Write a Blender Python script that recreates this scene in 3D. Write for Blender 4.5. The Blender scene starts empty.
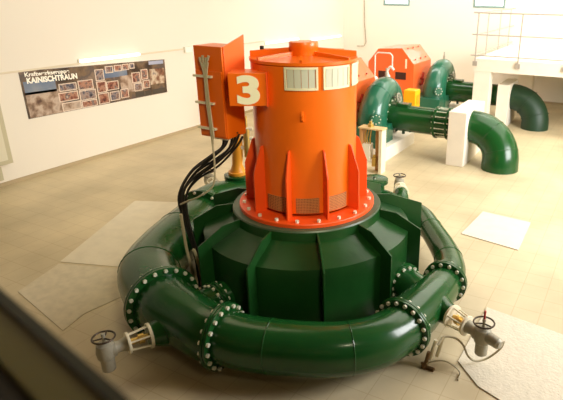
import bpy, bmesh, math, random
from mathutils import Vector, Matrix
C = bpy.context.scene.collection
PI = math.pi
random.seed(4)
V = Vector

# ------------------------------------------------------------------ camera
cam = bpy.data.objects.new('camera', bpy.data.cameras.new('camera')); C.objects.link(cam)
F, PX, PY = 527.4, 359.5, 185.3
pit, rol, yaw = math.radians(20.33), math.radians(0.62), math.radians(-26.8)
fwd = V((math.sin(yaw)*math.cos(pit), math.cos(yaw)*math.cos(pit), -math.sin(pit)))
rgt = V((math.cos(yaw), -math.sin(yaw), 0)); upv = rgt.cross(fwd)
r2 = rgt*math.cos(rol) + upv*math.sin(rol); u2 = -rgt*math.sin(rol) + upv*math.cos(rol)
M = Matrix((r2, u2, -fwd)).transposed().to_4x4(); M.translation = V((0, 0, 3.5))
cam.matrix_world = M
cam.data.sensor_width = 36; cam.data.lens = F/563*36
cam.data.shift_x = (281.5-PX)/563; cam.data.shift_y = (PY-200)/563
cam.data.clip_start = 0.05
cam.data.dof.use_dof = True; cam.data.dof.focus_distance = 6.8; cam.data.dof.aperture_fstop = 2.6
bpy.context.scene.camera = cam

# ------------------------------------------------------------------ light
sc = bpy.context.scene
sc.view_settings.view_transform = 'Standard'; sc.view_settings.look = 'None'
sc.view_settings.gamma = 1; sc.view_settings.use_curve_mapping = False
sc.view_settings.exposure = 0.70
w = bpy.data.worlds.new('world'); sc.world = w; w.use_nodes = True
w.node_tree.nodes['Background'].inputs[0].default_value = (0.95, 0.97, 1, 1)
w.node_tree.nodes['Background'].inputs[1].default_value = 1.0

def area(name, loc, target, sx, sy, power, col):
    l = bpy.data.lights.new(name, 'AREA'); l.shape = 'RECTANGLE'; l.size = sx; l.size_y = sy
    l.energy = power; l.color = col
    o = bpy.data.objects.new(name, l); C.objects.link(o)
    o.location = loc; o.rotation_euler = (V(target)-V(loc)).to_track_quat('-Z', 'Y').to_euler()
    return o
area('roof_light', (-1.8, 12.8, 6.8), (-2.6, 12.8, 0), 10, 9, 640, (1, .95, .83))
area('window_daylight', (6.8, 9.5, 4.6), (-2.5, 15.5, 1.2), 10, 3.6, 1550, (.98, .97, .98))
area('back_wall_fill', (-6.5, 14.2, 6.7), (-6.0, 18.4, 2.4), 10, 1.5, 330, (1, .95, .88))  # added fill with no fixture behind it, lifts the back wall
area('hall_lamp', (-6.2, 6.0, 6.8), (-6.0, 6.0, 0), 4, 4, 60, (1, .87, .56))
sl_ = bpy.data.lights.new('front_fill_spot', 'SPOT'); sl_.energy = 760; sl_.spot_size = math.radians(44); sl_.spot_blend = .9  # added front fill, invented source, brightens the generator's camera side
sl_.shadow_soft_size = .5; sl_.color = (1, .90, .62)
so_ = bpy.data.objects.new('front_fill_spot', sl_); C.objects.link(so_); so_.location = (1.6, .6, 6.0)
so_.rotation_euler = (V((-3.3, 4.9, 2.2))-V((1.6, .6, 6.0))).to_track_quat('-Z', 'Y').to_euler()

# ------------------------------------------------------------------ materials
def mat(name, col, rough=.5, metal=0, bump=0, bscale=30, var=0, vscale=3, coat=0, col2=None, emit=0, spec=.5):
    m = bpy.data.materials.new(name); m.use_nodes = True
    nt = m.node_tree; b = nt.nodes['Principled BSDF']
    b.inputs['Base Color'].default_value = (*col, 1); b.inputs['Roughness'].default_value = rough
    b.inputs['Metallic'].default_value = metal; b.inputs['Coat Weight'].default_value = coat
    b.inputs['Specular IOR Level'].default_value = spec
    if emit:
        b.inputs['Emission Color'].default_value = (*col, 1); b.inputs['Emission Strength'].default_value = emit
    tc = nt.nodes.new('ShaderNodeTexCoord')
    if var or col2:
        n = nt.nodes.new('ShaderNodeTexNoise'); n.inputs['Scale'].default_value = vscale; n.inputs['Detail'].default_value = 6
        nt.links.new(tc.outputs['Object'], n.inputs['Vector'])
        r = nt.nodes.new('ShaderNodeValToRGB')
        c2 = col2 or tuple(c*(1-var) for c in col)
        r.color_ramp.elements[0].color = (*c2, 1); r.color_ramp.elements[1].color = (*col, 1)
        r.color_ramp.elements[0].position = .35; r.color_ramp.elements[1].position = .62
        nt.links.new(n.outputs['Fac'], r.inputs[0]); nt.links.new(r.outputs[0], b.inputs['Base Color'])
    if bump:
        n = nt.nodes.new('ShaderNodeTexNoise'); n.inputs['Scale'].default_value = bscale
        nt.links.new(tc.outputs['Object'], n.inputs['Vector'])
        bp = nt.nodes.new('ShaderNodeBump'); bp.inputs['Strength'].default_value = bump; bp.inputs['Distance'].default_value = .02
        nt.links.new(n.outputs['Fac'], bp.inputs['Height']); nt.links.new(bp.outputs[0], b.inputs['Normal'])
    return m
GREEN = mat('green_enamel', (.008, .072, .014), .22, var=.15, vscale=2, coat=.1, spec=.4, bump=.05, bscale=14)
GREEN2 = mat('casing_green', (.008, .055, .010), .32, var=.25, vscale=3, spec=.35, bump=.1, bscale=10)
TEAL = mat('spiral_green', (.012, .125, .068), .28, var=.15, vscale=2, coat=.3)
ORANGE = mat('orange_enamel', (.86, .15, .004), .33, var=.06, vscale=2, coat=.1)
ORANGE2 = mat('orange_flange', (.84, .085, .008), .40)
PALEOR = mat('orange_hood', (.90, .15, .03), .30, coat=.3)
STEEL = mat('bolt_steel', (.75, .74, .60), .4, metal=.2)
GREYM = mat('cast_grey', (.36, .34, .26), .45, metal=.2, bump=.2)
CREAMM = mat('cream_metal', (.80, .74, .55), .4)
BRASS = mat('brass', (.62, .42, .12), .35, metal=.7)
GOLD = mat('ochre_paint', (.72, .30, .02), .4)
BLACK = mat('black_rubber', (.012, .010, .008), .5)
RED = mat('dark_red', (.40, .02, .01), .4)
WHITE = mat('white_paint', (.85, .82, .72), .5)
LOUV = mat('louvre_grey', (.56, .57, .45), .45, metal=.0)
TAN = mat('tan_frame', (.52, .27, .10), .5)
YELLOW = mat('yellow_paint', (.95, .50, .01), .4)
WALL = mat('wall_plaster', (.77, .72, .61), .85, bump=.05, bscale=60)
CONC = mat('white_concrete', (.83, .77, .65), .8, var=.05, vscale=4)
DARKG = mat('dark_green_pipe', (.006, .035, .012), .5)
FRAME = mat('window_frame', (.20, .30, .27), .5)
HOSE = mat('hose_grey', (.46, .40, .26), .5)
OLIVE = mat('olive_paint', (.17, .15, .035), .5)
DKOL = mat('dark_rim', (.012, .016, .004), .5)
PALECOVER = mat('cover_plate', (.74, .69, .56), .7, var=.06, vscale=6, bump=.1, bscale=80)
LAMPM = mat('lamp_tube', (1, .93, .78), .5, emit=1.3)
SKYM = mat('window_pane', (.92, .97, 1), .1, emit=1.6)
CLEAR = WHITE

def floor_mat():
    m = bpy.data.materials.new('floor_tiles'); m.use_nodes = True; nt = m.node_tree; b = nt.nodes['Principled BSDF']
    tc = nt.nodes.new('ShaderNodeTexCoord')
    mp = nt.nodes.new('ShaderNodeMapping'); mp.inputs['Location'].default_value = (.17, .075, 0)
    nt.links.new(tc.outputs['Object'], mp.inputs['Vector'])
    br = nt.nodes.new('ShaderNodeTexBrick'); br.offset = 0; br.inputs['Scale'].default_value = 1
    br.inputs['Brick Width'].default_value = .3; br.inputs['Row Height'].default_value = .3
    br.inputs['Mortar Size'].default_value = .005; br.inputs['Mortar Smooth'].default_value = .6
    br.inputs['Color1'].default_value = (.62, .53, .345, 1); br.inputs['Color2'].default_value = (.605, .515, .335, 1)
    br.inputs['Mortar'].default_value = (.50, .40, .24, 1)
    nt.links.new(mp.outputs[0], br.inputs['Vector'])
    n = nt.nodes.new('ShaderNodeTexNoise'); n.inputs['Scale'].default_value = .9; n.inputs['Detail'].default_value = 7
    nt.links.new(tc.outputs['Object'], n.inputs['Vector'])
    r = nt.nodes.new('ShaderNodeValToRGB'); r.color_ramp.elements[0].color = (.82, .80, .76, 1); r.color_ramp.elements[1].color = (1.08, 1.06, 1.04, 1)
    r.color_ramp.elements[0].position = .35; r.color_ramp.elements[1].position = .65
    nt.links.new(n.outputs['Fac'], r.inputs[0])
    mx = nt.nodes.new('ShaderNodeMix'); mx.data_type = 'RGBA'; mx.blend_type = 'MULTIPLY'; mx.inputs[0].default_value = 1
    nt.links.new(br.outputs['Color'], mx.inputs[6]); nt.links.new(r.outputs[0], mx.inputs[7])
    nt.links.new(mx.outputs[2], b.inputs['Base Color']); b.inputs['Roughness'].default_value = .42
    b.inputs['Specular IOR Level'].default_value = .35
    return m
FLOOR = floor_mat()

def mesh_mat():   # perforated grille
    m = bpy.data.materials.new('perforated_grille'); m.use_nodes = True; nt = m.node_tree; b = nt.nodes['Principled BSDF']
    tc = nt.nodes.new('ShaderNodeTexCoord'); ch = nt.nodes.new('ShaderNodeTexBrick'); ch.offset = 0
    sx = nt.nodes.new('ShaderNodeSeparateXYZ'); cb = nt.nodes.new('ShaderNodeCombineXYZ'); ad = nt.nodes.new('ShaderNodeMath')
    nt.links.new(tc.outputs['Object'], sx.inputs[0]); nt.links.new(sx.outputs[0], ad.inputs[0]); nt.links.new(sx.outputs[1], ad.inputs[1])
    nt.links.new(ad.outputs[0], cb.inputs[0]); nt.links.new(sx.outputs[2], cb.inputs[1]); nt.links.new(cb.outputs[0], ch.inputs['Vector'])
    ch.inputs['Scale'].default_value = 1; ch.inputs['Brick Width'].default_value = .022; ch.inputs['Row Height'].default_value = .018
    ch.inputs['Mortar Size'].default_value = .005
    ch.inputs['Color1'].default_value = (.05, .012, .002, 1); ch.inputs['Color2'].default_value = (.06, .015, .002, 1)
    ch.inputs['Mortar'].default_value = (.50, .20, .06, 1)
    nt.links.new(ch.outputs['Color'], b.inputs['Base Color']); b.inputs['Roughness'].default_value = .6
    return m
GRILLE = mesh_mat()

def photo_mat(name, cols, scale=5):
    m = bpy.data.materials.new(name); m.use_nodes = True; nt = m.node_tree; b = nt.nodes['Principled BSDF']
    tc = nt.nodes.new('ShaderNodeTexCoord'); oi = nt.nodes.new('ShaderNodeObjectInfo')
    ml = nt.nodes.new('ShaderNodeVectorMath'); ml.operation = 'ADD'
    sc_ = nt.nodes.new('ShaderNodeMath'); sc_.operation = 'MULTIPLY'; sc_.inputs[1].default_value = 40
    nt.links.new(oi.outputs['Random'], sc_.inputs[0]); nt.links.new(tc.outputs['Object'], ml.inputs[0]); nt.links.new(sc_.outputs[0], ml.inputs[1])
    n = nt.nodes.new('ShaderNodeTexNoise'); n.inputs['Scale'].default_value = scale; n.inputs['Detail'].default_value = 5
    nt.links.new(ml.outputs[0], n.inputs['Vector'])
    r = nt.nodes.new('ShaderNodeValToRGB'); e = r.color_ramp.elements
    while len(e) < len(cols): e.new(.5)
    for i, c in enumerate(cols):
        e[i].position = .3 + .42*i/(len(cols)-1); e[i].color = (*c, 1)
    nt.links.new(n.outputs['Fac'], r.inputs[0]); nt.links.new(r.outputs[0], b.inputs['Base Color']); b.inputs['Roughness'].default_value = .4
    return m
PH1 = photo_mat('photo_brown', [(.02, .01, .01), (.20, .06, .035), (.42, .22, .14), (.07, .06, .07), (.60, .48, .38)], 9)
PH2 = photo_mat('photo_blue', [(.015, .012, .015), (.08, .08, .11), (.34, .26, .22), (.13, .05, .03), (.55, .46, .40)], 9)
BACKPH = photo_mat('photo_ground', [(.02, .014, .008), (.06, .035, .018), (.17, .11, .06), (.09, .07, .06), (.26, .18, .12)], 2.6)
SAND = photo_mat('photo_sand', [(.08, .04, .025), (.26, .17, .11), (.50, .39, .30), (.36, .28, .22)], 6)
SKYP = photo_mat('photo_sky', [(.08, .12, .20), (.14, .19, .27), (.26, .28, .30)], 1.5)

# ------------------------------------------------------------------ mesh helpers
class MB:
    def __init__(s): s.v = []; s.f = []
    def add(s, vs, fs):
        n = len(s.v); s.v += [V(p) for p in vs]; s.f += [[i+n for i in f] for f in fs]; return s
    def box(s, a, b, M=None):
        x0, y0, z0 = a; x1, y1, z1 = b
        vs = [V(p) for p in ((x0,y0,z0),(x1,y0,z0),(x1,y1,z0),(x0,y1,z0),(x0,y0,z1),(x1,y0,z1),(x1,y1,z1),(x0,y1,z1))]
        if M: vs = [M @ p for p in vs]
        return s.add(vs, [(0,3,2,1),(4,5,6,7),(0,1,5,4),(1,2,6,5),(2,3,7,6),(3,0,4,7)])
    def prism(s, poly, ext):
        """poly: 3D points, ext: extrusion vector"""
        n = len(poly); e = V(ext); vs = [V(p) for p in poly] + [V(p)+e for p in poly]
        fs = [list(range(n))[::-1], list(range(n, 2*n))] + [(i, (i+1) % n, n+(i+1) % n, n+i) for i in range(n)]
        return s.add(vs, fs)
    def tube(s, pts, rad, n=16, caps=True):
        pts = [V(p) for p in pts]; R = rad if isinstance(rad, (list, tuple)) else [rad]*len(pts)
        T = [(pts[min(i+1, len(pts)-1)]-pts[max(i-1, 0)]).normalized() for i in range(len(pts))]
        ref = V((0, 0, 1)) if abs(T[0].z) < .9 else V((1, 0, 0))
        x = (ref - T[0]*ref.dot(T[0])).normalized(); vs = []
        for p, t, r in zip(pts, T, R):
            x = (x - t*x.dot(t)).normalized(); y = t.cross(x)
            vs += [p + (x*math.cos(2*PI*k/n) + y*math.sin(2*PI*k/n))*r for k in range(n)]
        fs = [(i*n+k, i*n+(k+1) % n, (i+1)*n+(k+1) % n, (i+1)*n+k) for i in range(len(pts)-1) for k in range(n)]
        if caps: fs += [list(range(n))[::-1], [(len(pts)-1)*n+k for k in range(n)]]
        return s.add(vs, fs)
    def cyl(s, a, b, r, n=20, r1=None): return s.tube([a, b], [r, r if r1 is None else r1], n)
    def lathe(s, prof, o, n=48, a0=0, a1=2*PI):
        """prof: (r,z) list round the vertical through o"""
        full = abs(a1-a0-2*PI) < 1e-6; m = n if full else n+1; vs = []
        for r, z in prof:
            vs += [V((o[0]+r*math.cos(a0+(a1-a0)*k/n), o[1]+r*math.sin(a0+(a1-a0)*k/n), o[2]+z)) for k in range(m)]
        L = len(prof)
        fs = [(i*m+k, i*m+(k+1) % m, (i+1)*m+(k+1) % m, (i+1)*m+k) for i in range(L-1) for k in range(n)]
        return s.add(vs, fs)
    def ring(s, c, axis, r, rt, n=28, m=8):
        c = V(c); a = V(axis).normalized(); ref = V((0,0,1)) if abs(a.z) < .9 else V((1,0,0))
        x = (ref-a*ref.dot(a)).normalized(); y = a.cross(x); vs = []
        for k in range(n):
            d = x*math.cos(2*PI*k/n)+y*math.sin(2*PI*k/n)
            vs += [c + d*(r+rt*math.cos(2*PI*j/m)) + a*rt*math.sin(2*PI*j/m) for j in range(m)]
        return s.add(vs, [(k*m+j, k*m+(j+1) % m, ((k+1) % n)*m+(j+1) % m, ((k+1) % n)*m+j) for k in range(n) for j in range(m)])
    def build(s, name, m, parent=None, smooth=True, bevel=0):
        me = bpy.data.meshes.new(name); me.from_pydata([tuple(p) for p in s.v], [], s.f)
        bm = bmesh.new(); bm.from_mesh(me); bmesh.ops.recalc_face_normals(bm, faces=bm.faces)
        if bevel:
            es = [e for e in bm.edges if len(e.link_faces) == 2 and e.calc_face_angle(0) > .6]
            bmesh.ops.bevel(bm, geom=es, offset=bevel, segments=2, affect='EDGES', profile=.6)
        bm.to_mesh(me); bm.free()
        if smooth:
            me.shade_smooth()
            try: me.set_sharp_from_angle(angle=math.radians(32))
            except Exception: pass
        me.materials.append(m)
        o = bpy.data.objects.new(name, me); C.objects.link(o)
        if parent is not None: attach(o, parent)
        return o

def wmat(o):
    m = o.matrix_basis.copy()
    while o.parent is not None:
        o2 = o.parent; m = o2.matrix_basis @ o.matrix_parent_inverse @ m; o = o2
    return m
def attach(o, parent):
    o.parent = parent; o.matrix_parent_inverse = wmat(parent).inverted()
def tag(o, label, cat, group=None, kind=None):
    o['label'] = label; o['category'] = cat
    if group: o['group'] = group
    if kind: o['kind'] = kind
    return o
def thing(name, label, cat, loc=(0, 0, 0), rz=0, group=None):
    o = bpy.data.objects.new(name, None); C.objects.link(o); o.empty_display_size = .1
    o.location = loc; o.rotation_euler = (0, 0, rz); return tag(o, label, cat, group)
def struct(o): o['kind'] = 'structure'; return o
def kids(o): return [c for c in C.objects if c.parent == o]
def copy_tree(o, parent=None):
    ch = kids(o); c = o.copy(); C.objects.link(c)
    if parent is not None: c.parent = parent
    for k in ch: copy_tree(k, c)
    return c
def smoothpath(P, seg=8):
    """Catmull-Rom through points"""
    P = [V(p) for p in P]; Q = [P[0]*2-P[1]] + P + [P[-1]*2-P[-2]]; out = []
    for i in range(1, len(Q)-2):
        for k in range(seg):
            t = k/seg; a, b, c, d = Q[i-1:i+3]
            out.append(.5*((2*b) + (c-a)*t + (2*a-5*b+4*c-d)*t*t + (3*b-a-3*c+d)*t**3))
    out.append(P[-1]); return out
def text(name, body, size, M, m, parent, extrude=.002, width=None, bold=0):
    cu = bpy.data.curves.new(name, 'FONT'); cu.body = body; cu.size = size; cu.extrude = extrude; cu.offset = bold
    cu.align_x = 'LEFT'
    t = bpy.data.objects.new(name, cu); C.objects.link(t); bpy.context.view_layer.update()
    me = bpy.data.meshes.new_from_object(t.evaluated_get(bpy.context.evaluated_depsgraph_get()))
    bpy.data.objects.remove(t)
    if width:
        xs = [v.co.x for v in me.vertices]; k = width/(max(xs)-min(xs))
        for v in me.vertices: v.co.x *= k
    me.transform(M); me.materials.clear(); me.materials.append(m)
    o = bpy.data.objects.new(name, me); C.objects.link(o); attach(o, parent); return o
def frameM(o, x, y):
    x = V(x).normalized(); y = V(y).normalized(); z = x.cross(y)
    m = Matrix((x, y, z)).transposed().to_4x4(); m.translation = V(o); return m

# ------------------------------------------------------------------ room
XL, YB, XR, YF, ZC = -10.07, 18.45, 7.2, -3.0, 7.0
LOWBOUNCE = mat('low_bounce_dark', (.20, .13, .05), .7, var=.3, vscale=2)  # unseen front wall, ceiling and gallery toned dark to cut bounced light
struct(MB().box((XL, YF, -.2), (XR, YB, 0)).build('floor', FLOOR, smooth=False))
struct(MB().box((XL-.3, YF, -.2), (XL, YB+.3, ZC)).build('wall_left', WALL, smooth=False))
struct(MB().box((XR, YF, -.2), (XR+.3, YB+.3, ZC)).build('wall_right', WALL, smooth=False))
struct(MB().box((XL-.3, YF-.3, -.2), (XR+.3, YF, ZC)).build('wall_front', LOWBOUNCE, smooth=False))
struct(MB().box((XL-.3, YF-.3, ZC), (XR+.3, YB+.3, ZC+.2)).build('ceiling', LOWBOUNCE, smooth=False))
WX = [(-8.42, -7.40), (-5.10, -4.04)]; WZ0, WZ1 = 2.98, 4.2
bw = MB()
xs = [XL-.3, WX[0][0], WX[0][1], WX[1][0], WX[1][1], XR+.3]
bw.box((XL, YB, -.2), (XR, YB+.3, WZ0)).box((XL, YB, WZ1), (XR, YB+.3, ZC))
for a, b in ((XL, WX[0][0]), (WX[0][1], WX[1][0]), (WX[1][1], XR)): bw.box((a, YB, WZ0), (b, YB+.3, WZ1))
struct(bw.build('wall_back', WALL, smooth=False))
for i, (a, b) in enumerate(WX):
    f = MB(); t = .07
    f.box((a, YB-.02, WZ0), (b, YB+.08, WZ0+t)).box((a, YB-.02, WZ1-t), (b, YB+.08, WZ1))
    f.box((a, YB-.02, WZ0+t), (a+t, YB+.08, WZ1-t)).box((b-t, YB-.02, WZ0+t), (b, YB+.08, WZ1-t))
    fo = struct(f.build('window_%d' % (i+1), FRAME, smooth=False))
    MB().box((a+t, YB+.03, WZ0+t), (b-t, YB+.05, WZ1-t)).build('pane', SKYM, fo, smooth=False)
bb = mat('skirting', (.42, .33, .19), .7)
struct(MB().box((XL, YF, 0), (XL+.02, YB, .07)).build('baseboard_left', bb, smooth=False))
struct(MB().box((XL, YB-.02, 0), (XR, YB, .07)).build('baseboard_back', bb, smooth=False))

# ------------------------------------------------------------------ gallery parapet next to the camera
def at(x, y, **k):
    d = fwd + r2*((x-PX)/F) - u2*((y-PY)/F); n, v = list(k.items())[0]; o = V((0, 0, 3.5))
    if n == 'D': t_ = v/math.hypot(d.x, d.y)
    else: i = 'XYZ'.index(n); t_ = (v-o[i])/d[i]
    return o + d*t_
t = thing('gallery_parapet', 'dark olive parapet rail running out of focus across the lower left corner', 'railing', (-.6, .30, 1.84))
ZR = 3.08
pa, pb = at(0, 288, Z=ZR), at(131, 400, Z=ZR); pd = (pb-pa).normalized(); pn = V((-pd.y, pd.x, 0))
def par(w0, w1, z0, z1, v0=None, v1=None, x0=-.35, x1=.5):
    """board along the rail; w = distance towards the viewer from the far edge"""
    v0 = w0 if v0 is None else v0; v1 = w1 if v1 is None else v1
    P = [pa+pd*x0-pn*w0, pb+pd*x1-pn*v0, pb+pd*x1-pn*v1, pa+pd*x0-pn*w1]
    return MB().prism([V((p.x, p.y, z0)) for p in P], (0, 0, z1-z0))
par(0, .016, 3.02, ZR).build('rim', DKOL, t, smooth=False)
par(.016, .062, 3.02, ZR-.004).build('top_board', OLIVE, t, smooth=False)
par(.062, .16, 2.90, ZR-.012).build('inner_ledge', BLACK, t, smooth=False)
par(.02, .06, 1.84, 3.02).build('panel', OLIVE, t, smooth=False)
struct(MB().box((XL, YF, 1.6), (XR, .20, 1.84)).build('trim_1', LOWBOUNCE, smooth=False))

# ------------------------------------------------------------------ turbine frame of reference
A = V((-3.138, 4.861, 0)); U = (-A).normalized(); W = V((-U.y, U.x, 0))
if W.dot(rgt) < 0: W = -W
def pol(R, deg, z=0):
    a = math.radians(deg); return A + (U*math.cos(a) + W*math.sin(a))*R + V((0, 0, z))

# casing
cs = thing('turbine_casing', 'dark green conical ribbed turbine casing under the orange generator', 'turbine casing', A)
MB().lathe([(.80, 1.15), (.86, 1.15), (.87, 1.06), (1.20, .915), (1.20, 0.0)], A, 72).build('cover', GREEN2, cs)
MB().lathe([(.70, 1.17), (.85, 1.17), (.86, 1.155), (.86, 1.10), (.70, 1.10)], A, 72).build('collar', mat('collar_grey_green', (.045, .08, .04), .4), cs)
for i in range(11):
    d = 6+32.73*i; ro = 1.50 if 100 < d < 240 else 1.345; th = (W*math.cos(math.radians(d)) - U*math.sin(math.radians(d)))*.018
    P = [(.86, 1.00), (.86, 1.15), (1.06, 1.125), (ro, .95), (ro, .20), (1.19, .20), (1.19, .86)]
    MB().prism([pol(r, d, z)-th*.5 for r, z in P], th).build('rib', GREEN2, cs, smooth=False, bevel=.003)
MB().lathe([(1.20, .05), (1.27, .05), (1.27, .0), (1.20, 0)], A, 72).build('foot_ring', GREEN2, cs)

# ------------------------------------------------------------------ generator
g = thing('generator', 'large orange upright cylindrical generator marked 3 standing on the green casing', 'generator', A+V((0, 0, 1.17)))
MB().lathe([(0, 1.40), (.545, 1.40), (.545, 1.24), (.565, 1.24), (.565, 2.79), (.555, 2.80), (0, 2.79)], A, 96).build('body', ORANGE, g)
MB().lathe([(0, 1.17), (.775, 1.17), (.78, 1.150), (.78, 1.205), (.775, 1.212), (.55, 1.215)], A, 96).build('base_flange', ORANGE2, g)
bf = kids(g)[-1]
for i in range(20):
    d = 9+18*i
    c = pol(.725, d, 1.212); MB().cyl(c, c+V((0, 0, .026)), .021, 6).build('bolt', STEEL, bf, smooth=False)
for i in range(10):
    d = 18+36*i; th = (W*math.cos(math.radians(d)) - U*math.sin(math.radians(d)))*.018
    P = [(.555, 1.212), (.70, 1.212), (.695, 1.66), (.60, 1.93), (.58, 1.945), (.555, 1.945)]
    MB().prism([pol(r, d, z)-th*.5 for r, z in P], th).build('gusset', ORANGE2, g, smooth=False, bevel=.003)
    d += 18   # ventilation grille between two gussets
    m_ = MB(); n = 10; vs = []
    for k in range(n+1):
        a = d-12.5+25*k/n; vs += [pol(.573, a, 1.25), pol(.573, a, 1.42), pol(.563, a, 1.42), pol(.563, a, 1.25)]
    fs = [(4*k+j, 4*k+(j+1) % 4, 4*k+4+(j+1) % 4, 4*k+4+j) for k in range(n) for j in range(4)] + [(0, 1, 2, 3), (4*n+3, 4*n+2, 4*n+1, 4*n)]
    m_.add(vs, fs).build('vent_grille', GRILLE, g)
# silver louvre panels below the rim
for i, d in enumerate((-3.2, 35.5, 74)):
    m_ = MB(); hw = 16.6; n = 12; z0, z1 = 2.565, 2.79
    def arc(m_, a0, a1, z0, z1, ra, rb, n=8):
        vs = []
        for k in range(n+1):
            a = a0+(a1-a0)*k/n; vs += [pol(rb, a, z0), pol(rb, a, z1), pol(ra, a, z1), pol(ra, a, z0)]
        fs = [(4*k+j, 4*k+(j+1) % 4, 4*k+4+(j+1) % 4, 4*k+4+j) for k in range(n) for j in range(4)] + [(0, 1, 2, 3), (4*n+3, 4*n+2, 4*n+1, 4*n)]
        m_.add(vs, fs)
    arc(m_, d-hw, d+hw, z0, z0+.022, .563, .583); arc(m_, d-hw, d+hw, z1-.022, z1, .563, .583)
    arc(m_, d-hw, d-hw+2, z0, z1, .563, .583, 1); arc(m_, d+hw-2, d+hw, z0, z1, .563, .583, 1)
    lp = m_.build('louvre_panel', mat('panel_cream', (.78, .72, .48), .5) if i == 0 else bpy.data.materials['panel_cream'], g)
    m_ = MB()
    for k in range(4):
        w_ = (2*hw-5)/4; a0 = d-hw+2.5+k*w_; arc(m_, a0+.25, a0+w_-.25, z0+.022, z1-.022, .563, .576, 3)
    m_.build('louvre', LOUV, lp)
# top cover
MB().lathe([(.53, 2.80), (.575, 2.80), (.575, 2.83), (.53, 2.83)], A, 96).build('top_rim', ORANGE, g)
MB().lathe([(0, 2.85), (.20, 2.845), (.565, 2.828), (.565, 2.80), (0, 2.80)], A, 72).build('top_cover', ORANGE, g)
MB().lathe([(0, 2.985), (.15, 2.985), (.156, 2.975), (.156, 2.92), (.15, 2.91), (.15, 2.82), (0, 2.82)], A, 48).build('hub_cap', ORANGE, g)
for d, hh in ((-55, .04), (55, .04), (-90, .075), (90, .075), (128, .06), (-128, .06)):
    th = (W*math.cos(math.radians(d)) - U*math.sin(math.radians(d)))*.03
    P = [(.14, 2.82), (.565, 2.82), (.565, 2.815+hh), (.14, 2.85+hh)]
    MB().prism([pol(r, d, z)-th*.5 for r, z in P], th).build('cover_rib', ORANGE, g, smooth=False, bevel=.003)
for (z0, z1) in ((2.83, 2.90), (2.24, 2.36)):   # lifting lugs on the front
    th = W*.022; r = .562
    MB().prism([pol(r, -3, z0)-th*.5, pol(r+.035, -3, z0+.03)-th*.5, pol(r+.035, -3, z1-.04)-th*.5, pol(r, -3, z1)-th*.5], th).build('lifting_lug', ORANGE, g, smooth=False, bevel=.003)
for d in (-100,):
    p = pol(.45, d, 2.83); MB().cyl(p, p+V((0, 0, .07)), .012, 10).cyl(p+V((0,0,.06)), p+V((0, 0, .10)), .022, 10).build('sensor_stud', BLACK, g)

# terminal box with the numeral
a, b = V((-3.505, 4.05, 2.40)), V((-3.185, 4.24, 2.40))
ex = (b-a).normalized(); ey = V((-ex.y, ex.x, 0)); L = (b-a).length
tb = MB().prism([a, b, b+ey*.30, a+ey*.30], (0, 0, .325)).build('terminal_box', ORANGE, g, smooth=False, bevel=.006)
NUMM = mat('numeral_cream', (.92, .88, .62), .5)
text('numeral', '3', .37, frameM(a+ex*.07-ey*.002+V((0, 0, .035)), ex, (0, 0, 1)), NUMM, tb, .002, width=.225, bold=.016)
MB().prism([b-ex*.002-ey*.01+V((0,0,-.006)), b+ex*.012-ey*.01+V((0,0,-.006)), b+ex*.012+ey*.30+V((0,0,-.006)), b-ex*.002+ey*.30+V((0,0,-.006))], (0, 0, .337)).build('side_plate', ORANGE2, tb, smooth=False)

# ------------------------------------------------------------------ control cabinet beside the generator
cb = thing('control_cabinet', 'tall orange control cabinet hanging left of the large generator', 'cabinet', (-3.74, 4.2, 2.03))
X0, X1, Y0, Y1, Z0, Z1 = -4.02, -3.655, 4.16, 4.46, 2.01, 2.955
MB().prism([(X1, Y0, Z0), (X1, Y1, Z0), (X1, Y1, Z1), (X1, Y0, Z1)], (X0-X1, 0, 0)).build('body', ORANGE, cb, smooth=False, bevel=.006)
MB().box((X0+.012, Y0-.014, Z0+.02), (X1-.012, Y0, Z0+.70)).build('front_plate', ORANGE, cb, smooth=False, bevel=.004)
MB().prism([(X1, Y0+.02, Z0+.40), (X1, Y1+.02, Z0+.40), (X1, Y1+.05, Z1+.10), (X1, Y0+.02, Z1)], (.012, 0, 0)).build('side_door', PALEOR, cb, smooth=False, bevel=.003)
for z in (2.10, 2.37, 2.645):
    MB().box((X0-.0, Y0-.045, z), (X0+.24, Y0-.014, z+.022)).build('clamp_bar', CREAMM, cb, smooth=False)
for k in range(2): MB().box((-3.87+.1*k, 4.18, Z0-.02), (-3.79+.1*k, 4.26, Z0)).build('cable_gland', CREAMM, cb)
# arm that carries it from the generator
MB().box((-3.66, 4.36, 2.46), (-3.25, 4.48, 2.54)).build('support_arm', ORANGE2, cb, smooth=False)

def at(x, y, **k):
    d = fwd + r2*((x-PX)/F) - u2*((y-PY)/F); n, v = list(k.items())[0]; o = V((0, 0, 3.5))
    if n == 'D': t_ = v/math.hypot(d.x, d.y)
    else: i = 'XYZ'.index(n); t_ = (v-o[i])/d[i]
    return o + d*t_

# conduits clipped to the front of the cabinet, running down to the ring pipe
cpts = [(-3.86, 4.13, 2.80), (-3.85, 4.12, 2.66), (-3.84, 4.11, 2.40), (-3.82, 4.11, 2.08), (-3.80, 4.10, 1.75), (-3.81, 4.06, 1.50), (-3.97, 4.0, 1.36), (-4.15, 4.02, 1.27), (-4.32, 4.05, 1.18)]
for k in range(3):
    o = V((.016*(k-1), -.0, 0))
    P = [V(p)+o*(1 if i > 0 else 3) for i, p in enumerate(cpts)]
    if k: P = P[:4]+[V(P[3])+V((0, 0, -.13))] if k == 1 else P[:4]+[V(P[3])+V((0, 0, -.07))]
    c = MB().tube(smoothpath(P, 6), .010, 8).build('conduit', HOSE)
    tag(c, ['grey conduit from the cabinet front curving down onto the green casing', 'middle grey conduit clipped to the cabinet front, ending just below it', 'short grey conduit clipped to the cabinet front, rightmost of three'][k], 'pipe', 'conduits on the control cabinet')
hd = MB()
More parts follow.
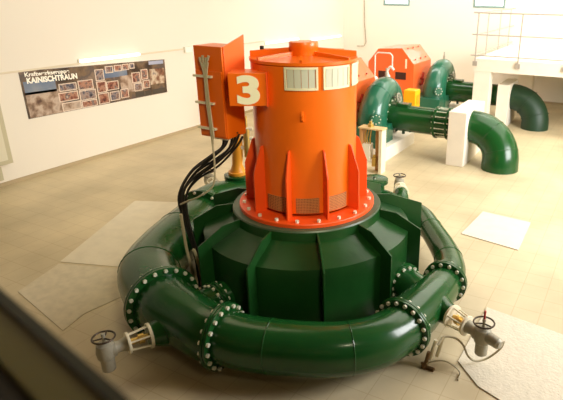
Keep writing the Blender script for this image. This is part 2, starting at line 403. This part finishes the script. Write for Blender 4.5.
for k in range(4):
    p = V((-3.905+.03*k, 4.13, 2.80+.02*(k % 2))); hd.cyl(p, p+V((.01*(k-1), 0, .045)), .013, 8)
    hd.tube([p, V((-3.86, 4.12, 2.72))], .008, 6)
hd.build('cable_entries', HOSE, cb)

# ------------------------------------------------------------------ black cables
base = [(-3.70, 4.30, 2.04), (-3.78, 4.30, 1.88), (-3.98, 4.27, 1.70), (-4.24, 4.20, 1.50), (-4.40, 4.16, 1.24), (-4.38, 4.16, .92), (-4.28, 4.16, .50), (-4.22, 4.12, .08)]
cabs = [('topmost black cable sweeping from the cabinet to the ring pipe', 0), ('black cable of the bundle left of the generator, bowing furthest left', 1),
        ('black cable inside the bundle under the orange cabinet', 2), ('black cable inside the bundle under the orange cabinet', 3),
        ('black cable inside the bundle under the orange cabinet', 4), ('black cable inside the bundle under the orange cabinet', 5),
        ('lowest black cable leaving the right edge of the cabinet bottom', 6)]
for lab, k in cabs:
    P = []
    for i, p in enumerate(base):
        s = (k-3)/3.; spread = [.13, .10, .05, .04, .055, .035, .035, .04][i]
        P.append(V(p) + V((spread*s, .015*math.sin(k*2+i), random.uniform(-.02, .02) + (-.05*s if i in (2, 3) else 0))))
    c = MB().tube(smoothpath(P, 6), .013, 8).build('cable', BLACK); tag(c, lab, 'cable', 'black cable bundle under the cabinet')
# tan pipes that rise beside the bundle
for k, (x, y) in enumerate(((-4.30, 4.06), (-4.16, 4.05), (-4.08, 4.07))):
    P = [(x-.06, y, 1.05 if k == 0 else .78-.15*k), (x-.03, y, .6), (x+.02, y, .35), (x+.03, y, .05)]
    c = MB().tube(smoothpath(P, 4), .018, 10).build('riser_pipe', HOSE)
    tag(c, ['tallest tan riser pipe beside the black cables', 'middle tan riser pipe between cables and casing', 'shortest tan riser pipe next to the green casing'][k], 'pipe', 'tan riser pipes')

# ------------------------------------------------------------------ ring pipe
ZP = .38
rp = thing('distributor_pipe', 'thick glossy green ring pipe around the turbine casing on the tiled floor', 'pipe', A)
BOLT = None
def flange(c, d, r, nb, parent=rp, m=GREEN, th=.03, bolt_r=.021, gap=.006):
    """pair of bolted rings"""
    c = V(c); d = V(d).normalized(); up = V((0, 0, 1)); x = up - d*up.dot(d); x.normalize(); y = d.cross(x)
    f = MB().cyl(c-d*(th+gap/2), c-d*gap/2, r, 40).cyl(c+d*gap/2, c+d*(th+gap/2), r, 40).build('flange', m, parent, bevel=.003)
    for k in range(nb):
        a = 2*PI*(k+.5)/nb; q = c + (x*math.cos(a)+y*math.sin(a))*(r-.030)
        MB().cyl(q-d*(th+.024), q+d*(th+.024), bolt_r*.72, 8).cyl(q-d*(th+.026), q-d*(th-.002), bolt_r, 6).cyl(q+d*(th-.002), q+d*(th+.026), bolt_r, 6).build('bolt', STEEL, f)
    return f
def P3(x, y, z=ZP): return V((x, y, z))
def pipe(pts, rads, name='pipe', seg=8, m=GREEN, parent=rp, n=32, seams=()):
    sp = smoothpath(pts, seg); R = []
    for i in range(len(pts)-1):
        for k in range(seg): R.append(rads[i]+(rads[i+1]-rads[i])*k/seg)
    R.append(rads[-1]); b = MB().tube(sp, R, n)
    for s in seams:
        i = int(s*(len(sp)-1)); b.ring(sp[i], sp[i+1]-sp[i-1], R[i], .006, 32, 6)
    return b.build(name, m, parent)
FA = P3(-4.02, 3.36); FB = P3(-3.06, 3.19); FC = P3(-1.60, 4.13); FD = P3(-1.50, 5.16)
dA = V((.93, -.35, 0)).normalized(); dB = V((.99, .10, 0)).normalized(); dC = V((.12, 1, 0)).normalized(); dD = V((-.05, 1, 0)).normalized()
RLj = P3(-5.40, 5.70); RRj = P3(-2.85, 7.0)
left0 = P3(-5.25, 5.30)
pipe([left0, P3(-5.10, 4.85), P3(-4.88, 4.25), P3(-4.60, 3.72), FA-dA*.12, FA], [.31, .33, .345, .345, .325, .32], seams=(.28, .62))
pipe([FA, FA+dA*.2, P3(-3.52, 3.235), FB-dB*.15, FB], [.32, .31, .29, .275, .265], 'junction')
pipe([FB, P3(-2.78, 3.22), P3(-2.35, 3.36), P3(-1.98, 3.54), P3(-1.72, 3.80), FC-dC*.04, FC], [.258, .256, .25, .248, .246, .246, .248], seams=(.25, .55))
pipe([FC, P3(-1.56, 4.45), P3(-1.52, 4.80), FD-dD*.06, FD], [.25, .25, .23, .20, .20], 'junction')
pipe([FD, P3(-1.53, 5.45), P3(-1.72, 5.85), P3(-2.12, 6.42), P3(-2.42, 6.80), RRj], [.19, .185, .17, .16, .155, .16], seams=(.33, .62))
pipe([RRj, P3(-3.2, 7.05), P3(-3.8, 7.0), P3(-4.5, 6.75), P3(-5.1, 6.3), RLj, left0], [.16, .19, .23, .26, .29, .32, .31], 'junction')
fA = flange(FA, dA, .395, 20); flange(FB, dB, .325, 18); flange(FC, dC, .305, 18); flange(FD, dD, .255, 14)
flange(left0, V((.25, -.97, 0)), .39, 16)
# nozzle branches into the casing and stubs that carry the valves
def at(x, y, **k):
    d = fwd + r2*((x-PX)/F) - u2*((y-PY)/F); n, v = list(k.items())[0]; o = V((0, 0, 3.5))
    if n == 'D': t_ = v/math.hypot(d.x, d.y)
    else: i = 'XYZ'.index(n); t_ = (v-o[i])/d[i]
    return o + d*t_
dFL = (at(108, 345, Z=ZP)-at(148, 331, Z=ZP)).normalized(); print('dFL', dFL, at(148, 331, Z=ZP))
JN = {'FL': (at(148, 336, Z=.34)-dFL*.30, dFL), 'FR': (P3(-1.52, 4.68), V((.90, -.43, 0))),
      'RR': (P3(-2.80, 7.0, .50), V((-.45, .89, 0))), 'RL': (P3(-5.35, 5.80, .54), V((-.82, .57, 0)))}
def branch(a, b, r0, r1): pipe([a, (V(a)+V(b))/2, b], [r0, (r0+r1)/2, r1], 'nozzle_branch')
for k, (a, b, r) in dict(FL=(P3(-3.62, 3.12), P3(-3.42, 3.92, .42), .165), FR=(P3(-1.50, 4.68), P3(-2.14, 5.02, .42), .17)).items():
    d = (b-a).normalized(); branch(a, b, .2, .17)
    q = a + d*(.50 if k == 'FL' else .46); flange(q, d, r+.05, 14)
for a, d in (JN['FL'], JN['FR']): pipe([a, a+d*.25, a+d*(.30 if d.x < 0 else .34)], [.2, .12, .105], 'valve_stub')
for a, d in (JN['RR'], JN['RL']): pipe([a-V((0, 0, .12)), a+d*.12-V((0, 0, .04)), a+d*.28], [.10, .11, .105], 'valve_stub')
# upright stubs behind the casing
for (x, y) in ((-5.30, 6.20), (-3.30, 7.05)):
    pipe([P3(x, y, .45), P3(x, y, .6), P3(x, y, .70)], [.17, .16, .16], 'upright_stub'); flange((x, y, .70), (0, 0, 1), .215, 12)

# ------------------------------------------------------------------ needle valves
def make_valve():
    t = thing('needle_valve', '', 'valve')
    MB().cyl((0, 0, 0), (.028, 0, 0), .125, 28).build('mounting_flange', CREAMM, t, bevel=.004)
    y = MB()
    for k in range(6):
        a = PI/6+PI/3*k; p = V((0, math.cos(a), math.sin(a)))
        y.cyl(p*.105+V((.028, 0, 0)), p*.085+V((.20, 0, 0)), .009, 8)
    y.build('yoke_rods', CREAMM, t)
    MB().cyl((.20, 0, 0), (.225, 0, 0), .105, 28).build('yoke_ring', CREAMM, t, bevel=.003)
    MB().cyl((.02, 0, 0), (.24, 0, 0), .030, 14).cyl((.07, 0, 0), (.12, 0, 0), .05, 14).build('spindle', BRASS, t)
    MB().tube([(.225, 0, 0), (.26, 0, 0), (.30, 0, 0), (.34, 0, 0)], [.07, .06, .055, .065], 18).build('neck', GREYM, t)
    b = MB().tube([(.41, 0, .10), (.41, 0, .08), (.41, 0, .0), (.41, 0, -.06), (.41, 0, -.08)], [.045, .075, .088, .08, .06], 20)
    b.cyl((.33, 0, 0), (.42, 0, 0), .075, 18); b.build('gear_housing', GREYM, t)
    MB().tube([(.41, 0, -.06), (.41, 0, -.20), (.41, 0, -.215)], [.062, .062, .045], 18).build('lower_cylinder', GREYM, t)
    MB().tube([(.46, 0, .02), (.49, .0, .02), (.60, 0, .02), (.625, 0, .02)], [.05, .058, .055, .035], 18).build('motor', GREYM, t)
    h = MB().ring((.41, 0, .150), (0, 0, 1), .098, .009, 32, 8)
    for k in range(3):
        a = 2*PI*k/3; h.tube([(.41, 0, .140), (.41+.096*math.cos(a), .096*math.sin(a), .150)], .008, 6)
    h.build('handwheel', mat('handwheel_dark', (.07, .05, .035), .35, metal=.5), t)
    MB().cyl((.41, 0, .09), (.41, 0, .16), .014, 10).cyl((.41, 0, .16), (.41, 0, .19), .018, 10).build('stem', GREYM, t)
    return t
v0 = make_valve(); VG = 'needle valves around the ring pipe'
vals = [('FL', .27, 'grey needle valve with handwheel at the lower left, nearest the parapet', 1.0),
        ('FR', .33, 'grey needle valve on the right with red stem beside the pale floor plate', 1.0),
        ('RR', .26, 'small grey valve with handwheel behind the right of the casing', 1.0),
        ('RL', .26, 'small grey valve behind the black cables on the left', 1.0)]
for i, (k, off, lab, s) in enumerate(vals):
    o = v0 if i == 0 else copy_tree(v0)
    a, d = JN[k]; o.location = a + d*off; o.rotation_euler = (0, 0, math.atan2(d.y, d.x)); o['label'] = lab; o['group'] = VG
    if k == 'FR':
        rs = MB().cyl((.41, 0, .17), (.41, 0, .28), .011, 10).build('rising_stem', RED); rs.parent = o; rs['label'] = 'red threaded stem'
v0.rotation_euler = (0, 0, math.atan2(JN['FL'][1].y, JN['FL'][1].x))
for o in [k for k in kids(v0) if k.name.startswith('motor')]: bpy.data.objects.remove(o)
MB().tube([(.47, 0, .0), (.52, 0, -.01), (.55, 0, -.02)], [.06, .06, .045], 18).build('end_cap', GREYM, v0)


# pressure gauge tubes, bracket and hoses by the right valve
gb = thing('hose_bracket', 'small rusty bracket with two cream cylinders below the right valve', 'bracket', at(430, 370, Z=0))
for k, (x, y) in enumerate(((430, 352), (437, 349))):
    p = at(x, y+7, Z=.08); q = at(x+6, y-12, Z=.30); MB().tube([p, q], .019, 12).build('cylinder', CREAMM, gb)
MB().tube([at(425, 366, Z=.02), at(429, 352, Z=.18)], .02, 10).cyl(at(424, 368, Z=0), at(424, 362, Z=.05), .03, 10).build('post', mat('rusty_brown', (.16, .09, .03), .7, metal=.3), gb)
MB().tube([at(423, 366, Z=.015), at(434, 370, Z=.015)], .022, 8).build('foot', bpy.data.materials['rusty_brown'], gb)
h = MB().tube(smoothpath([at(438, 345, Z=.3), at(444, 337, Z=.34), at(455, 338, Z=.32), at(463, 345, Z=.25), at(468, 356, Z=.12), at(476, 361, Z=.06), at(488, 358, Z=.08), at(500, 349, Z=.2), at(504, 342, Z=.33)], 6), .011, 8).build('hose', HOSE)
tag(h, 'thick grey hose looping under the right needle valve', 'hose', 'hoses by the right valve')
h = MB().tube(smoothpath([at(425, 364, Z=.05), at(435, 361, Z=.10), at(445, 361, Z=.12), at(454, 366, Z=.07), at(460, 373, Z=.015), at(458, 380, Z=.012)], 6), .008, 8).build('hose', HOSE)
tag(h, 'thin grey hose arching from the bracket to the floor plate edge', 'hose', 'hoses by the right valve')

# ochre upright fitting behind the cabinet
p = V((-5.30, 6.20, .735)); t = thing('ochre_valve', 'ochre upright valve on a bolted green flange behind the orange cabinet', 'valve', p)
MB().cyl(p, p+V((0, 0, .05)), .15, 20).build('foot', GOLD, t, bevel=.004)
MB().tube([p+V((0, 0, .05)), p+V((0, 0, .16)), p+V((.02, 0, .30)), p+V((.04, 0, .62))], [.12, .08, .085, .075], 16).build('body', GOLD, t)
MB().cyl(p+V((.18, .05, .30)), p+V((.18, .05, .75)), .05, 12).cyl(p+V((.18, .05, .75)), p+V((.18, .05, .95)), .025, 10).build('pipe_fitting', BRASS, t)
for z in (.45, .60, .75): MB().cyl(p+V((.10, .0, z)), p+V((.26, .1, z)), .03, 10).build('union_nut', CREAMM, t)

# ------------------------------------------------------------------ gauge board frame behind the generator
fx0, fx1, fy0, fy1 = -4.66, -4.17, 9.20, 9.42
t = thing('instrument_frame', 'open tan instrument frame standing behind the right edge of the orange generator', 'frame', (-4.43, 9.35, 0))
MB().box((fx0, fy0, 0), (fx0+.05, fy1, .90)).build('side_panel', TAN, t, smooth=False)
MB().box((fx1-.05, fy0, 0), (fx1, fy1, .90)).build('side_panel', CREAMM, t, smooth=False)
MB().box((fx1-.055, fy0-.015, 0), (fx1+.01, fy0, .90)).build('edge_strip', CREAMM, t, smooth=False)
MB().box((fx0-.02, fy0-.02, .90), (fx1+.02, fy1, .93)).build('top_plate', mat('tan_light', (.72, .50, .25), .5), t, smooth=False)
MB().box((fx0+.05, fy0+.02, .25), (fx1-.27, fy1-.03, .58)).build('gauge_box', WHITE, t, smooth=False, bevel=.01)
MB().cyl((fx0+.2, 9.3, .93), (fx0+.2, 9.3, .99), .06, 16).cyl((fx0+.2, 9.3, .99), (fx0+.2, 9.3, 1.05), .03, 12).build('top_fitting', BRASS, t)
b = MB()
for k in range(3): b.tube(smoothpath([(fx0+.10+.05*k, fy0+.1, .57), (fx0+.09+.06*k, fy0+.06, .70), (fx0+.12+.05*k, fy0+.1, .90)], 4), .014, 8)
b.build('gauge_pipes', BRASS, t)
MB().cyl((fx1-.20, fy0+.1, .12), (fx1-.20, fy0+.1, .30), .05, 14).cyl((fx1-.20, fy0+.1, .30), (fx1-.20, fy0+.1, .36), .03, 12).build('brass_pot', BRASS, t)

MB().box((fx1-.22, fy1-.03, 0), (fx1-.05, fy1, .90)).build('back_panel', TAN, t, smooth=False)
# ------------------------------------------------------------------ the two smaller horizontal units
def unit(yc, num, first):
    lab = 'nearer' if first else 'farther'
    side = 'behind the tan frame' if first else 'beyond the yellow box'
    # concrete pad
    tag(MB().box((-7.6, yc-1.1, 0), (-4.43, yc+.75, .30)).build('machine_plinth', CONC, smooth=False, bevel=.01), 'low pale concrete plinth under the %s spiral casing' % ('nearer green' if first else 'farther green'), 'plinth', 'machine plinths')
    # spiral casing
    xc = -4.91 if first else -4.85; zc = .80
    t = thing('spiral_casing', 'teal green arched spiral casing %s' % ('nearest, beside the top right of the large generator' if first else 'farther away, left of the platform column'), 'turbine', (xc, yc, .30), 0, 'spiral turbine casings')
    pts, rad = [], []
    N = 34
    for k in range(N+1):
        a = math.radians(205 - 250*k/N)     # from the near foot over the top to the far side
        Rm = .64-.08*k/N; r = .34-.16*(k/N)
        pts.append(V((xc, yc+Rm*math.cos(a), zc+Rm*math.sin(a)))); rad.append(r)
    pts = [V((xc, yc-.64, .34))]+pts; rad = [.34]+rad
    b = MB().tube(pts, rad, 28)
    for k in (6, 12, 18): b.ring(pts[k], pts[k+1]-pts[k-1], rad[k], .007, 28, 6)
    b.build('scroll', TEAL, t)
    MB().cyl((xc-.16, yc, zc), (xc+.16, yc, zc), .40, 36).build('centre_plate', TEAL, t)
    MB().box((xc-.45 if first else xc-.52, yc-1.08, .30), (xc+.32, yc-.2, .70)).build('foot', TEAL, t, smooth=False, bevel=.01)
    cf = MB().cyl((xc+.16, yc, zc), (xc+.21, yc, zc), .42, 36).build('cover_ring', GREEN, t, bevel=.003)
    for k in range(14):
        a = 2*PI*k/14; q = V((xc+.20, yc+.375*math.cos(a), zc+.375*math.sin(a)))
        MB().cyl(q, q+V((.04, 0, 0)), .02, 6).build('bolt', STEEL, cf)
    hd_ = V((.62, -.78, .0)); hc = V((xc, yc-.64, zc+.10))+hd_*.30; hs = V((-hd_.y, hd_.x, 0))
    hp = MB().cyl(hc, hc+hd_*.06, .12, 24).build('hatch', TEAL, t, bevel=.004)
    for k in range(8):
        a = PI/4*k; q = hc+hd_*.05+hs*.095*math.cos(a)+V((0, 0, .095*math.sin(a))); MB().cyl(q, q+hd_*.024, .013, 6).build('bolt', STEEL, hp)
    # regulating ring wheel
    r_ = MB().ring((xc+.33, yc+.06, zc+.42), (1, 0, .2), .10, .018, 24, 6)
    for k in range(5):
        a = 2*PI*k/5; r_.tube([(xc+.33, yc+.06, zc+.42), (xc+.33, yc+.06+.1*math.cos(a), zc+.42+.1*math.sin(a))], .010, 6)
    r_.cyl((xc+.2, yc+.06, zc+.42), (xc+.36, yc+.06, zc+.42), .025, 10); r_.build('regulating_wheel', GREYM, t)
    MB().cyl((xc, yc+.05, zc+.84), (xc, yc+.05, zc+.96), .03, 12).cyl((xc, yc+.05, zc+.96), (xc, yc+.05, zc+1.06), .018, 10).build('air_valve', GREYM, t)
    # draught pipe
    zp = .78
    t = thing('draught_pipe', 'straight dark green pipe between the %s' % ('nearer spiral casing and the front white pier' if first else 'farther spiral casing and the rear pier'), 'pipe', (xc+.21, yc, zp), 0, 'horizontal draught pipes')
    MB().cyl((xc+.21, yc, zp), (-3.22 if first else -3.10, yc, zp), .295, 40).build('tube', GREEN, t)
    for x in ((-3.64, -3.36) if first else ()):
        f = MB().cyl((x, yc, zp), (x+.05, yc, zp), .355, 40).build('flange', GREEN, t, bevel=.003)
        for k in range(16):
            a = 2*PI*(k+.5)/16; q = V((x-.02, yc+.325*math.cos(a), zp+.325*math.sin(a)))
            MB().cyl(q, q+V((.09, 0, 0)), .016, 6).build('bolt', STEEL, f)
    if first:
        b = MB()
        for k in range(16):
            a = 2*PI*(k+.5)/16; q = V((-3.60, yc+.325*math.cos(a), zp+.325*math.sin(a))); b.cyl(q, q+V((.25, 0, 0)), .008, 6)
        b.build('tie_rods', STEEL, t)
    MB().box((xc+.36, yc-.12, zp+.24), (xc+.62, yc+.12, zp+.34)).build('saddle_plate', GREEN, t, smooth=False, bevel=.01)
    b = MB()
    for k in range(3): b.cyl((xc+.38+.16*k, yc-.12, zp-.27-.06*(k % 2)), (xc+.38+.16*k, yc-.12, zp-.12), .035, 10)
    b.tube([(xc+.38, yc-.12, zp-.25), (xc+.70, yc-.12, zp-.25)], .02, 8); b.build('drain_valves', DARKG, t)
    # pier
    px0, px1, py0, py1, pz = (-3.22, -2.84, yc-.50, yc+.95, 1.16) if first else (-3.11, -2.80, yc-.55, yc+.62, 1.17)
    tag(MB().box((px0, py0, 0), (px1, py1, pz)).build('concrete_pier', CONC, smooth=False, bevel=.012),
        'white concrete pier carrying the %s' % ('nearer green elbow pipe' if first else 'darker green elbow under the platform'), 'pier', 'pipe piers')
    # elbow
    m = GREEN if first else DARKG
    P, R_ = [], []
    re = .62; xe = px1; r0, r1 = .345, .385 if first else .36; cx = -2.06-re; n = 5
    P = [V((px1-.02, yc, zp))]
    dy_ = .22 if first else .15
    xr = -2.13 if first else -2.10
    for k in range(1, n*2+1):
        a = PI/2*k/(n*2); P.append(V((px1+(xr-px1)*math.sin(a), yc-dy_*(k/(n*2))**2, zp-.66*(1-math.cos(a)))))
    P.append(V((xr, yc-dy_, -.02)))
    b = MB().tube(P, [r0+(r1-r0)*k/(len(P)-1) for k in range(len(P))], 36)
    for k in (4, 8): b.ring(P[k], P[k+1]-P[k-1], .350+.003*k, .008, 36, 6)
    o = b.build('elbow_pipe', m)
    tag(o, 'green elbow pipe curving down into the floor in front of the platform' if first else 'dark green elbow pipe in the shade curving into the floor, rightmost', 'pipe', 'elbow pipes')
    # generator hood
    hy = yc-.95
    t = thing('generator_hood', ('orange generator hood partly hidden behind the large generator' if first else 'orange chamfered generator hood bearing the numeral 1'), 'generator', (-6.1, yc-.2, .3), 0, 'small generator hoods')
    prof = [(-6.78, .80), (-6.78, 1.57), (-6.47, 1.95), (-5.75, 2.0), (-5.38, 1.58), (-5.38, .80)]
    MB().prism([(x, hy, z) for x, z in prof], (0, 1.4, 0)).build('hood', PALEOR, t, smooth=False, bevel=.006)
    MB().box((-6.72, hy+.04, .30), (-5.44, hy+1.36, .80)).build('base', ORANGE, t, smooth=False)
    for x in (-6.45, -5.92):
        MB().box((x, hy-.01, 1.14), (x+.32, hy+.012, 1.34)).build('vent_opening', mat('vent_dark', (.05, .012, .004), .7) if 'vent_dark' not in bpy.data.materials else bpy.data.materials['vent_dark'], t, smooth=False)
    for z in (.95, 1.12): MB().tube([(-5.37, hy+.55, z), (-5.31, hy+.55, z+.03), (-5.31, hy+.62, z+.17)], .035, 8).build('latch', RED, t)
    if not first:
        text('numeral', '1', .36, frameM((-5.70, hy-.004, 1.46), (1, 0, 0), (0, 0, 1)), NUMM, t, .002, bold=.006)
    b = MB()
    for k in range(3):
        for j in range(2):
            q = V((-5.70+.24*j, hy+.3+.4*k, 1.955-.28*j)); b.cyl(q, q+V((.02, 0, .02)), .018, 8)
    b.build('rivets', RED, t)
unit(10.95, '2', True)
unit(14.85, '1', False)

# white breather pipe standing between the hood and the near spiral casing
t = thing('breather_pipe', 'white goose-neck pipe with valves rising behind the nearer spiral casing', 'pipe', (-5.25, 11.9, .3))
MB().tube([(-5.62, 11.9, .3), (-5.62, 11.9, 2.02), (-5.55, 11.9, 2.08), (-5.22, 11.9, 2.08), (-5.16, 11.9, 2.02), (-5.16, 11.9, 1.70)], .017, 10).build('tube', WHITE, t)
for z in (1.45, 1.30): MB().cyl((-5.62, 11.84, z), (-5.62, 11.96, z), .05, 12).build('valve_knob', WHITE, t)
MB().tube(smoothpath([(-5.04, 11.5, 1.55), (-5.11, 11.5, 1.70), (-5.03, 11.5, 1.82), (-4.94, 11.5, 1.75)], 5), .03, 10).cyl((-5.09, 11.5, 1.45), (-5.09, 11.5, 1.62), .05, 12).build('trap', WHITE, t)

# yellow box between the units
t = thing('battery_box', 'small bright yellow box between the two green spiral casings', 'box', (-4.6, 12.6, .3))
tag(t, 'small bright yellow box between the two green spiral casings', 'box')
MB().box((-5.08, 12.5, .66), (-4.76, 12.85, 1.12)).build('body', YELLOW, t, smooth=False, bevel=.015)
MB().box((-5.0, 12.6, 0.0), (-4.78, 12.8, .66)).build('stand', GREYM, t, smooth=False)
MB().box((-4.76, 12.6, .76), (-4.745, 12.8, 1.0)).build('hatch', mat('yellow_dark', (.85, .36, .01), .4), t, smooth=False)

# ------------------------------------------------------------------ platform
def rnd(*a): return V(a)
tag(MB().box((-3.72, 13.98, 1.52), (XR, YB-.0, 1.84)).build('platform_slab', CONC, smooth=False), 'cream concrete platform slab under the railing on the right', 'platform')
for (x0, x1, y0, y1, lab) in ((-3.70, -3.27, 13.99, 14.35, 'front white column under the left corner of the platform'), (-3.14, -2.70, 17.3, 17.7, 'rear white column under the platform behind the dark elbow')):
    tag(MB().box((x0, y0, 0), (x1, y1, 1.52)).build('platform_column', CONC, smooth=False, bevel=.01), lab, 'column', 'platform columns')
STEELR = mat('rail_grey', (.42, .38, .32), .5, metal=.2)
t = thing('platform_railing', 'thin grey three-bar railing along the edges of the cream platform', 'railing', (-3.6, 13.95, 1.84))
for z, r in ((2.99, .020), (2.45, .016), (1.93, .016)):
    MB().cyl((-3.82, 13.95, z), (XR, 13.95, z), r, 10).build('rail', STEELR, t)
    MB().cyl((-3.69, 13.95, z), (-3.69, YB, z), r*.8, 10).build('side_rail', STEELR, t)
for x in (-3.69, -2.59, -1.45, -.3, .85, 2.0, 3.2, 4.4):
    p = MB().cyl((x, 13.95, 1.70), (x, 13.95, 3.0), .018, 10).build('post', STEELR, t)
    MB().box((x-.06, 13.93, 1.66), (x+.06, 13.98, 1.78)).build('bracket', STEELR, p, smooth=False)
for y in (15.0, 16.45, 17.8): MB().cyl((-3.69, y, 1.84), (-3.69, y, 2.98), .014, 8).build('post', STEELR, t)
# under-platform wall tone stays in wall_back

# ------------------------------------------------------------------ floor covers
def cover(pts, lab, m=PALECOVER, h=.012, name='floor_cover'):
    return tag(MB().prism([at(x, y, Z=0).xy.to_3d() for x, y in pts], (0, 0, h)).build(name, m, smooth=False), lab, 'floor plate', 'pale floor covers')
cover([(483, 212), (530.5, 223), (518, 250.5), (461, 234)], 'pale rectangular floor cover right of the turbine, nearest the white pier')
CHK = mat('checker_plate', (.70, .64, .50), .55, bump=.35, bscale=40, var=.08, vscale=14)
cover([(487, 308), (570, 338), (570, 410), (505, 404), (478, 387), (458, 362)], 'large pale patterned floor plate at the lower right under the valve', CHK)
cover([(135, 201), (190, 203), (180, 270), (118, 267), (60, 262)], 'pale floor cover left of the ring pipe, farther from the camera', mat('cover_beige', (.74, .67, .52), .7, var=.08, vscale=5), .006)
cover([(59, 264), (118, 269), (126, 295), (84, 314), (63, 331), (18, 292)], 'worn pale floor cover at the left, nearer the parapet', mat('cover_worn', (.68, .60, .44), .8, var=.12, vscale=9), .006)

# ------------------------------------------------------------------ left wall: poster, lamps, conduit, cabinet
X = XL
pz = dict(y0=5.96, y1=9.40)
po = thing('poster', 'long photo poster of the power station group on the left wall below a lamp', 'poster', (X, 7.7, 1.5))
# top/bottom measured on the wall plane
TLc, TRc, BRc, BLc = V((X, 5.92, 2.025)), V((X, 9.42, 1.885)), V((X, 9.39, 1.10)), V((X, 5.93, 1.13))
MB().prism([TLc, TRc, BRc, BLc], (.012, 0, 0)).build('sheet', BACKPH, po, smooth=False)
def q(u, v, dx=.0): # u across, v down
    a = TLc.lerp(TRc, u); b = BLc.lerp(BRc, u); return a.lerp(b, v)+V((.012+dx, 0, 0))
def quad(name, u0, v0, u1, v1, m, parent=po, dx=.001, th=.002):
    return MB().prism([q(u0, v0, dx), q(u1, v0, dx), q(u1, v1, dx), q(u0, v1, dx)], (th, 0, 0)).build(name, m, parent, smooth=False)
BORD = mat('photo_border', (.72, .60, .48), .5)
quad('landscape', .01, .22, .19, .50, SKYP); quad('landscape', .01, .45, .22, .99, SAND)
quad('landscape', .50, .14, .68, .35, SKYP); quad('landscape', .62, .34, .80, .80, SAND, dx=.0015); quad('landscape', .86, .25, .985, .70, photo_mat('photo_hut', [(.05, .02, .02), (.22, .10, .05), (.60, .50, .36), (.12, .10, .12)], 5))
phs = [(.21, .36, .31, .52), (.33, .34, .42, .55), (.20, .56, .31, .75), (.33, .58, .43, .80), (.335, .83, .43, .99), (.21, .80, .32, .98),
       (.45, .12, .505, .38), (.45, .42, .51, .68), (.45, .72, .52, .97), (.535, .72, .60, .94), (.615, .70, .67, .92), (.52, .45, .60, .66),
       (.525, .06, .575, .22), (.59, .05, .64, .20), (.65, .04, .695, .19), (.705, .03, .74, .17),
       (.715, .30, .775, .56), (.79, .24, .84, .50), (.725, .60, .785, .80), (.80, .55, .85, .76)]
for i, (u0, v0, u1, v1) in enumerate(phs):
    cu, cv = (u0+u1)/2, (v0+v1)/2; u0, u1 = cu+(u0-cu)*1.12, cu+(u1-cu)*1.12; v0, v1 = max(.03, cv+(v0-cv)*1.1), min(.99, cv+(v1-cv)*1.1)
    pb = quad('photo', u0, v0, u1, v1, BORD, dx=.003)
    quad('picture', u0+.006, v0+.02, u1-.006, v1-.02, SAND if i == 5 else (PH1 if i % 3 else PH2), pb, dx=.005)
for (u0, u1) in ((.725, .80), (.805, .86), (.87, .985)):
    cp = quad('caption_strip', u0, .84, u1, .98, mat('caption_dark', (.06, .05, .035), .5) if 'caption_dark' not in bpy.data.materials else bpy.data.materials['caption_dark'], dx=.003)
TXT = mat('lettering_cream', (.95, .92, .80), .5)
sl = (TRc-TLc).normalized()
text('lettering', 'Kraftwerksgruppe', .105, frameM(q(.025, .115, .006), sl, (0, 0, 1)), TXT, po, .001, width=.90, bold=.003)
text('lettering', 'KAINISCHTRAUN', .145, frameM(q(.03, .26, .006), sl, (0, 0, 1)), TXT, po, .001, width=1.04, bold=.006)
quad('logo_panel', .86, .02, .985, .12, mat('logo_blue', (.35, .38, .50), .5), dx=.003)

for (y0, y1, z, lab) in ((7.15, 8.66, 2.08, 'bright tube lamp on the left wall above the poster'), (13.4, 15.2, 1.95, 'bright tube lamp behind the generator, left of its hub cap'), (16.0, 18.1, 1.86, 'bright tube lamp behind the generator, right of its hub cap')):
    t = thing('tube_lamp', lab, 'lamp', (X, (y0+y1)/2, z), 0, 'tube lamps on the left wall')
    MB().box((X, y0, z-.03), (X+.04, y1, z+.04)).build('housing', WHITE, t, smooth=False)
    MB().tube([(X+.07, y0, z), (X+.07, y0+.02, z), (X+.07, y1-.02, z), (X+.07, y1, z)], [.025, .035, .035, .025], 14).build('tube', LAMPM, t)
cd = thing('wall_conduit', 'thin pale conduit running along the left wall past the poster and lamps', 'conduit', (X, 10, 2.05))
MB().box((X, 4.0, 2.01), (X+.02, 7.15, 2.045)).build('duct', mat('duct_beige', (.68, .60, .44), .6), cd, smooth=False)
MB().box((X, 8.66, 2.05), (X+.02, 10.1, 2.085)).build('duct', bpy.data.materials['duct_beige'], cd, smooth=False)
MB().box((X, 10.3, 2.0), (X+.02, 13.4, 2.03)).build('duct', bpy.data.materials['duct_beige'], cd, smooth=False)
tag(MB().box((X, 10.08, 1.98), (X+.07, 10.32, 2.12)).build('junction_box', WHITE, smooth=False, bevel=.008), 'small white junction box on the wall just left of the cabinet', 'junction box')
t = thing('wall_cabinet', 'pale olive cabinet on the wall at the left edge, left of the poster', 'cabinet', (X, 5.0, .4))
PO = mat('pale_olive', (.50, .46, .30), .5)
MB().box((X, 4.55, .42), (X+.12, 5.42, 2.0)).build('body', PO, t, smooth=False, bevel=.01)
MB().box((X+.12, 4.6, .50), (X+.135, 5.33, 1.94)).build('door', mat('pale_olive_light', (.66, .62, .46), .5), t, smooth=False, bevel=.004)
MB().box((X, 4.6, .14), (X+.10, 5.2, .40)).build('lower_box', PO, t, smooth=False, bevel=.008)

# drop cable at the far corner
t = tag(MB().tube([at(364, -12, Y=YB-.05), at(364.5, 22, Y=YB-.05), at(366, 42, Y=YB-.05), at(364, 46, Y=YB-.05), at(357, 46, Y=YB-.05)], .012, 8).build('wall_cable', mat('cable_brown', (.20, .14, .06), .6)), 'thin brown cable hanging down the far corner above the generators', 'cable')
